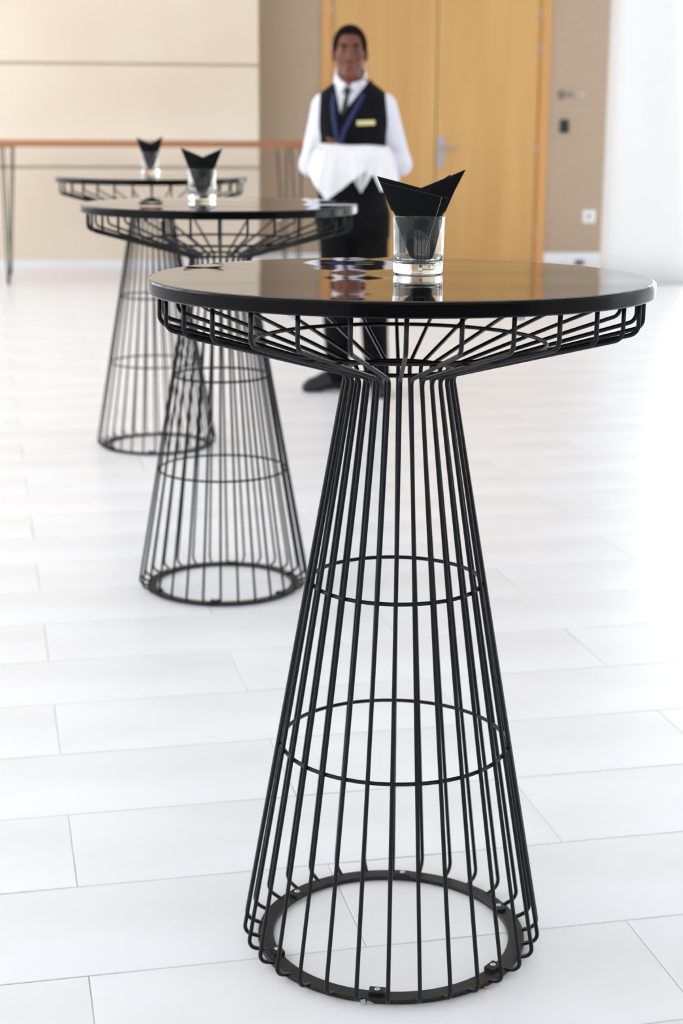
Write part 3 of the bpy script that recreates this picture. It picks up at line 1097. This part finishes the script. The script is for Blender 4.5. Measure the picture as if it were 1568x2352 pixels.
# soft creases round elbow and upper arm
g = np.meshgrid(*Fs.ax, indexing='ij', sparse=True)
crease = 0.0022 * np.sin(95 * g[2] + 40 * g[0] + 18 * np.sin(31 * g[1])) * np.clip((np.abs(g[0]) - 0.15) * 30, 0, 1) * np.clip((1.34 - g[2]) * 9, 0, 1)
Fs.D = Fs.D + crease.astype(np.float32)
Fs.cut(lambda x, y, z: z - (1.492 + np.minimum(y + 0.01, 0) * 0.75 * (np.abs(x - HX) < 0.05)))
Fs.add(lambda x, y, z: np.sqrt((x - HX * 0.7) ** 2 + (y - 0.016) ** 2) - 0.0535 + 0 * z, (-0.1, -0.08, 1.45), (0.08, 0.1, 1.5), 0.0, 's')
Fs.build('shirt', M['shirt'], waiter)

# collar
Fc_ = Field((HX - 0.11, -0.13, 1.40), (HX + 0.11, 0.12, 1.56), 0.0035)


def collar(x, y, z):
    t = np.clip((z - 1.43) / 0.10, -0.3, 1.2)
    a = 0.084 - 0.016 * t
    b_ = 0.084 - 0.018 * t
    r = np.sqrt(((x - HX * 0.8) / a) ** 2 + ((y - 0.016) / b_) ** 2)
    sh = np.abs((r - 1) * 0.07) - 0.0055
    top = z - (1.530 + np.clip(y, -0.2, 0.03) * 0.85)
    bot = (1.435 + np.abs(x - HX) * 0.10) - z - 0.012
    return np.maximum(np.maximum(sh, top), bot)


Fc_.add(collar, (HX - 0.1, -0.12, 1.41), (HX + 0.1, 0.11, 1.55), 0.0)
Fc_.add(lambda x, y, z: np.maximum(np.abs(x - HX + 0.004) - (z - 1.462) * 0.62, y + 0.02), (HX - 0.05, -0.13, 1.46), (HX + 0.05, 0.0, 1.55), 0.004, 's')
for s in (-1, 1):   # collar leaves spread over the shirt front
    Fc_.cap((HX + s * 0.024, -0.073, 1.472), (HX + s * 0.040, -0.083, 1.437), 0.010, 0.006, 0.012)
Fc_.build('collar', M['shirt'], waiter)

# vest
Fv = Field((-0.22, -0.17, 0.84), (0.22, 0.18, 1.50), 0.0045)
Fv.add(torso_fn(0.0175), (-0.2, -0.16, 0.8), (0.2, 0.17, 1.5), 0.0)
Fv.cut(lambda x, y, z: x - np.interp(z, [1.1, 1.2, 1.3, 1.42, 1.5], [0.2, 0.176, 0.158, 0.146, 0.150]) + 0 * y)
Fv.cut(lambda x, y, z: -np.interp(z, [1.1, 1.2, 1.3, 1.42, 1.5], [0.2, 0.178, 0.168, 0.164, 0.168]) - x + 0 * y)


def vneck(x, y, z):
    t = np.clip((z - 1.342) / 0.13, 0, 1.5)
    lft = -0.067 - 0.026 * t
    rgt = -0.058 + 0.106 * t
    return np.maximum(np.maximum(lft - x, x - rgt), np.maximum((1.342 - z) * 0.5, y - 0.02))


Fv.add(vneck, (-0.15, -0.16, 1.33), (0.12, 0.03, 1.5), 0.0, 's')
Fv.add(lambda x, y, z: np.sqrt((x - HX * 0.6) ** 2 + (y - 0.016) ** 2) - 0.083 + 0 * z, (-0.13, -0.08, 1.42), (0.1, 0.12, 1.52), 0.004, 's')
Fv.cut(lambda x, y, z: (0.872 + 0 * x + 0 * y) - z)
Fv.build('vest', M['vest'], waiter)

# trousers
Ft = Field((-0.22, -0.17, 0.03), (0.25, 0.22, 1.0), 0.005)
Ft.add(torso_fn(0.012), (-0.19, -0.15, 0.76), (0.19, 0.16, 1.0), 0.0)
for H_, K_, A_ in ((HA, KA, AA), (HB, KB, AB)):
    Ft.cap(H_, K_, 0.090, 0.072, 0.04)
    Ft.cap(K_, (A_[0], A_[1] - 0.005, 0.10), 0.071, 0.058, 0.02)
    Ft.cap((A_[0], A_[1] - 0.01, 0.10), (A_[0], A_[1] - 0.01, 0.06), 0.058, 0.060, 0.01)
Ft.cut(lambda x, y, z: (0.045 + 0 * x + 0 * y) - z)
Ft.cut(lambda x, y, z: z - 0.98 + 0 * x + 0 * y)
g = np.meshgrid(*Ft.ax, indexing='ij', sparse=True)
Ft.D = Ft.D + (0.002 * np.sin(38 * g[2] + 25 * g[0] + 9 * np.sin(22 * g[1])) * np.clip((0.45 - g[2]) * 4, 0.1, 1)).astype(np.float32)
Ft.build('trousers', M['trouser'], waiter)

# shoes
for T_, L_ in ((TOEA, HEELA), (TOEB, HEELB)):
    t2, l2 = Vector((T_[0], T_[1], 0)), Vector((L_[0], L_[1], 0))
    d = (t2 - l2).normalized()
    n_ = Vector((-d.y, d.x, 0))
    lo = [min(T_[0], L_[0]) - 0.09, min(T_[1], L_[1]) - 0.09, -0.01]
    hi = [max(T_[0], L_[0]) + 0.09, max(T_[1], L_[1]) + 0.09, 0.15]
    Fz = Field(lo, hi, 0.004)
    Fz.cap(l2 + Vector((0, 0, 0.040)), l2 + d * 0.09 + Vector((0, 0, 0.055)), 0.040, 0.040, 0.0)
    Fz.cap(l2 + d * 0.09 + Vector((0, 0, 0.050)), t2 - d * 0.03 + Vector((0, 0, 0.034)), 0.040, 0.036, 0.03)
    Fz.cap(t2 - d * 0.05 + Vector((0, 0, 0.028)), t2 + Vector((0, 0, 0.024)), 0.040, 0.026, 0.02)
    Fz.cap(l2 + d * 0.03 + Vector((0, 0, 0.07)), l2 + d * 0.035 + Vector((0, 0, 0.105)), 0.038, 0.038, 0.02)
    Fz.cut(lambda x, y, z: (0.001 + 0 * x + 0 * y) - z)
    Fz.cut(lambda x, y, z: z - 0.118 + 0 * x + 0 * y)
    sh = Fz.build('shoe', M['shoe'], waiter, 1)


def ribbon(name, pts, widths, off, mt, parent, thick=0.003):
    """band lying on the chest: pts (x, z), widths"""
    bm = bmesh.new()
    fr, bk = [], []
    for i, (x, z) in enumerate(pts):
        a = Vector((pts[max(i - 1, 0)][0], pts[max(i - 1, 0)][1]))
        b_ = Vector((pts[min(i + 1, len(pts) - 1)][0], pts[min(i + 1, len(pts) - 1)][1]))
        d = (b_ - a).normalized()
        nn = Vector((-d.y, d.x)) * widths[i] / 2
        row, rowb = [], []
        for s in (-1, -0.33, 0.33, 1):
            X, Z = x + nn.x * s, z + nn.y * s
            Y = front_y(X, Z, off)
            row.append(bm.verts.new((X, Y - thick, Z)))
            rowb.append(bm.verts.new((X, Y + thick, Z)))
        fr.append(row)
        bk.append(rowb)
    for i in range(len(pts) - 1):
        for s in range(3):
            bm.faces.new((fr[i][s], fr[i][s + 1], fr[i + 1][s + 1], fr[i + 1][s]))
            bm.faces.new((bk[i][s], bk[i + 1][s], bk[i + 1][s + 1], bk[i][s + 1]))
        bm.faces.new((fr[i][0], fr[i + 1][0], bk[i + 1][0], bk[i][0]))
        bm.faces.new((fr[i][3], bk[i][3], bk[i + 1][3], fr[i + 1][3]))
    for r in (0, -1):
        for s in range(3):
            bm.faces.new((fr[r][s], bk[r][s], bk[r][s + 1], fr[r][s + 1]))
    return bm_obj(name, bm, mt, parent, True)


def interp_pts(pts, n):
    out = []
    for i in range(len(pts) - 1):
        for k in range(n):
            t = k / n
            out.append((pts[i][0] + (pts[i + 1][0] - pts[i][0]) * t, pts[i][1] + (pts[i + 1][1] - pts[i][1]) * t))
    out.append(pts[-1])
    return out


pt = interp_pts([(-0.036, 1.432), (-0.047, 1.37), (-0.056, 1.31)], 5)
tie = ribbon('tie', pt, list(np.linspace(0.016, 0.036, len(pt))), 0.0135, M['tie'], waiter)
bm = bmesh.new()
kx, kz = HX - 0.010, 1.448
ky = front_y(kx, 1.435, 0.016)
for (w_, z, yy) in ((0.017, kz + 0.016, ky - 0.012), (0.018, kz + 0.010, ky - 0.020), (0.0115, kz - 0.010, ky - 0.018), (0.008, kz - 0.020, ky - 0.006)):
    pass
V = [(kx - 0.015, ky + 0.008, kz + 0.016), (kx + 0.015, ky + 0.008, kz + 0.016), (kx + 0.018, ky - 0.012, kz + 0.008), (kx - 0.018, ky - 0.012, kz + 0.008),
     (kx + 0.010, ky - 0.010, kz - 0.018), (kx - 0.010, ky - 0.010, kz - 0.018), (kx - 0.009, ky + 0.012, kz - 0.02), (kx + 0.009, ky + 0.012, kz - 0.02)]
bm.free()
bm = bmesh.new()
vv = [bm.verts.new(v) for v in V]
for f in ((0, 1, 2, 3), (3, 2, 4, 5), (5, 4, 7, 6), (6, 7, 1, 0), (0, 3, 5, 6), (1, 7, 4, 2)):
    bm.faces.new([vv[i] for i in f])
bmesh.ops.bevel(bm, geom=list(bm.edges), offset=0.003, segments=2, affect='EDGES')
bm_obj('tie_knot', bm, M['tie'], waiter, True)
for pts in ([(-0.098, 1.432), (-0.102, 1.38), (-0.098, 1.32), (-0.088, 1.26), (-0.074, 1.19)], [(0.040, 1.435), (0.022, 1.395), (-0.012, 1.335), (-0.048, 1.265), (-0.068, 1.19)]):
    pp = interp_pts(pts, 4)
    ribbon('lanyard', pp, [0.021] * len(pp), 0.021, M['lanyard'], waiter, 0.002)
bx, bz = 0.053, 1.302
bd = box('name_badge', (-0.043, -0.003, -0.0115), (0.043, 0.003, 0.0115), M['badge'], waiter, bevel=0.002)
bd.location = (bx, front_y(bx, bz, 0.0215), bz)
bd.rotation_euler = (0, math.radians(-2), math.radians(9))
for z in (1.245, 1.165, 1.085, 1.005):
    V, Fc = lathe([(0, 0), (0.0075, 0), (0.007, 0.003), (0.005, 0.002), (0, 0.002)], 14)
    q = mesh('button', V, Fc, M['plastic_dark'], waiter, True, loc=(-0.055, front_y(-0.055, z, 0.018), z))
    q.rotation_euler = (math.pi / 2, 0, 0)

# ------------------------------------------------------------------ white cloth over the waiter's forearms
us = [0.0, 0.10, 0.20, 0.35, 0.50, 0.60, 0.70, 0.80, 0.90, 1.0]
bxs = [-0.215, -0.180, -0.130, -0.062, 0.015, 0.052, 0.092, 0.125, 0.175, 0.215]
bzs = [1.085, 1.02, 0.953, 1.000, 1.062, 1.086, 1.060, 0.992, 0.998, 1.045]
NU, NV = 90, 46
rows_f = []
for j in range(NV + 1):
    v = j / NV
    r = []
    for i in range(NU + 1):
        u = i / NU
        tx = -0.165 + 0.325 * u
        tz = 1.2085 - 0.012 * u + 0.002 * math.sin(11 * u)
        ty = float(np.interp(u, [0, 0.25, 0.5, 0.75, 1.0], [-0.225, -0.225, -0.205, -0.140, -0.085]))
        bx_ = float(np.interp(u, us, bxs))
        bz_ = float(np.interp(u, us, bzs))
        if v < 0.22:                       # lying over the forearm, back to front
            t = v / 0.22
            x = tx + (-0.012 + 0.024 * u) * t
            y = ty + 0.055 - 0.115 * t
            z = tz - 0.012 * (2 * t - 0.9) ** 2 - 0.010 * t * t
        else:
            t = (v - 0.22) / 0.78
            x0, y0, z0 = tx + (-0.012 + 0.024 * u), ty - 0.060, tz - 0.012 * 1.21 - 0.010
            s = 1 - (1 - t) ** 1.0
            side = (1 - abs(2 * u - 1) ** 4)
            x = x0 + (bx_ - x0) * (t ** 0.85)
            z = z0 + (bz_ - z0) * s
            y = y0 - 0.020 * math.sin(min(1, t * 2.2) * math.pi / 2) + 0.012 * t * math.sin(21 * u + 0.8) + 0.006 * t * math.sin(47 * u)
            if u > 0.8:
                y += 0.05 * (u - 0.8) / 0.2 * t
            if u < 0.12:
                y += 0.06 * (0.12 - u) / 0.12
        r.append((x, y, z))
    rows_f.append(r)
V = [p for r in rows_f for p in r]
Fc = [(j * (NU + 1) + i, j * (NU + 1) + i + 1, (j + 1) * (NU + 1) + i + 1, (j + 1) * (NU + 1) + i) for j in range(NV) for i in range(NU)]
cloth = empty('service_cloth', (0.0495, 7.965, 0))
cloth.scale = (1.0133,) * 3
tag(cloth, "white cloth draped over the waiter's forearms with hanging corners", 'cloth')


def solid(o, t):
    md = o.modifiers.new('thickness', 'SOLIDIFY')
    md.thickness = t
    md.offset = 0


o = mesh('front_drape', V, Fc, M['cloth'], cloth, True)
solid(o, 0.003)
# the under layer whose corner hangs behind
V, Fc = [], []
n1 = 24
for j in range(n1 + 1):
    v = j / n1
    for i in range(n1 + 1):
        u = i / n1 - 0.5
        w_ = 0.15 * (1 - v) ** 0.9 + 0.006
        V.append((0.032 + u * w_ * 1.15, -0.232 + 0.012 * math.sin(14 * u) - 0.01 * v, 1.150 - 0.165 * v + 0.02 * abs(u) * v))
Fc = [(j * (n1 + 1) + i, j * (n1 + 1) + i + 1, (j + 1) * (n1 + 1) + i + 1, (j + 1) * (n1 + 1) + i) for j in range(n1) for i in range(n1)]
o = mesh('under_corner', V, Fc, M['cloth'], cloth, True)
solid(o, 0.003)

# ------------------------------------------------------------------ small litter on the floor
rnd = random.Random(4)
pc = on_z(1115, 2271)
bm = bmesh.new()
bmesh.ops.create_icosphere(bm, subdivisions=2, radius=0.0036)
for v in bm.verts:
    v.co *= rnd.uniform(0.75, 1.2)
    v.co.z = v.co.z * 0.6 + 0.0018
c = bm_obj('crumb', bm, M['crumb'], loc=(pc.x, pc.y, 0.0))
tag(c, 'tiny orange-brown crumb on the white tiles by the base ring', 'crumb')
pc = on_z(838, 2300)
bm = bmesh.new()
gv = [[bm.verts.new((0.022 * (i / 7 - 0.5) + rnd.uniform(-.003, .003), 0.03 * (j / 7 - 0.5) + rnd.uniform(-.003, .003), rnd.uniform(0.0005, 0.008))) for i in range(8)] for j in range(8)]
for j in range(7):
    for i in range(7):
        bm.faces.new((gv[j][i], gv[j][i + 1], gv[j + 1][i + 1], gv[j + 1][i]))
c = bm_obj('tape_scrap', bm, M['scrap'], loc=(pc.x, pc.y + 0.002, 0.0))
tag(c, 'crumpled scrap of clear tape at the front of a base ring', 'scrap')
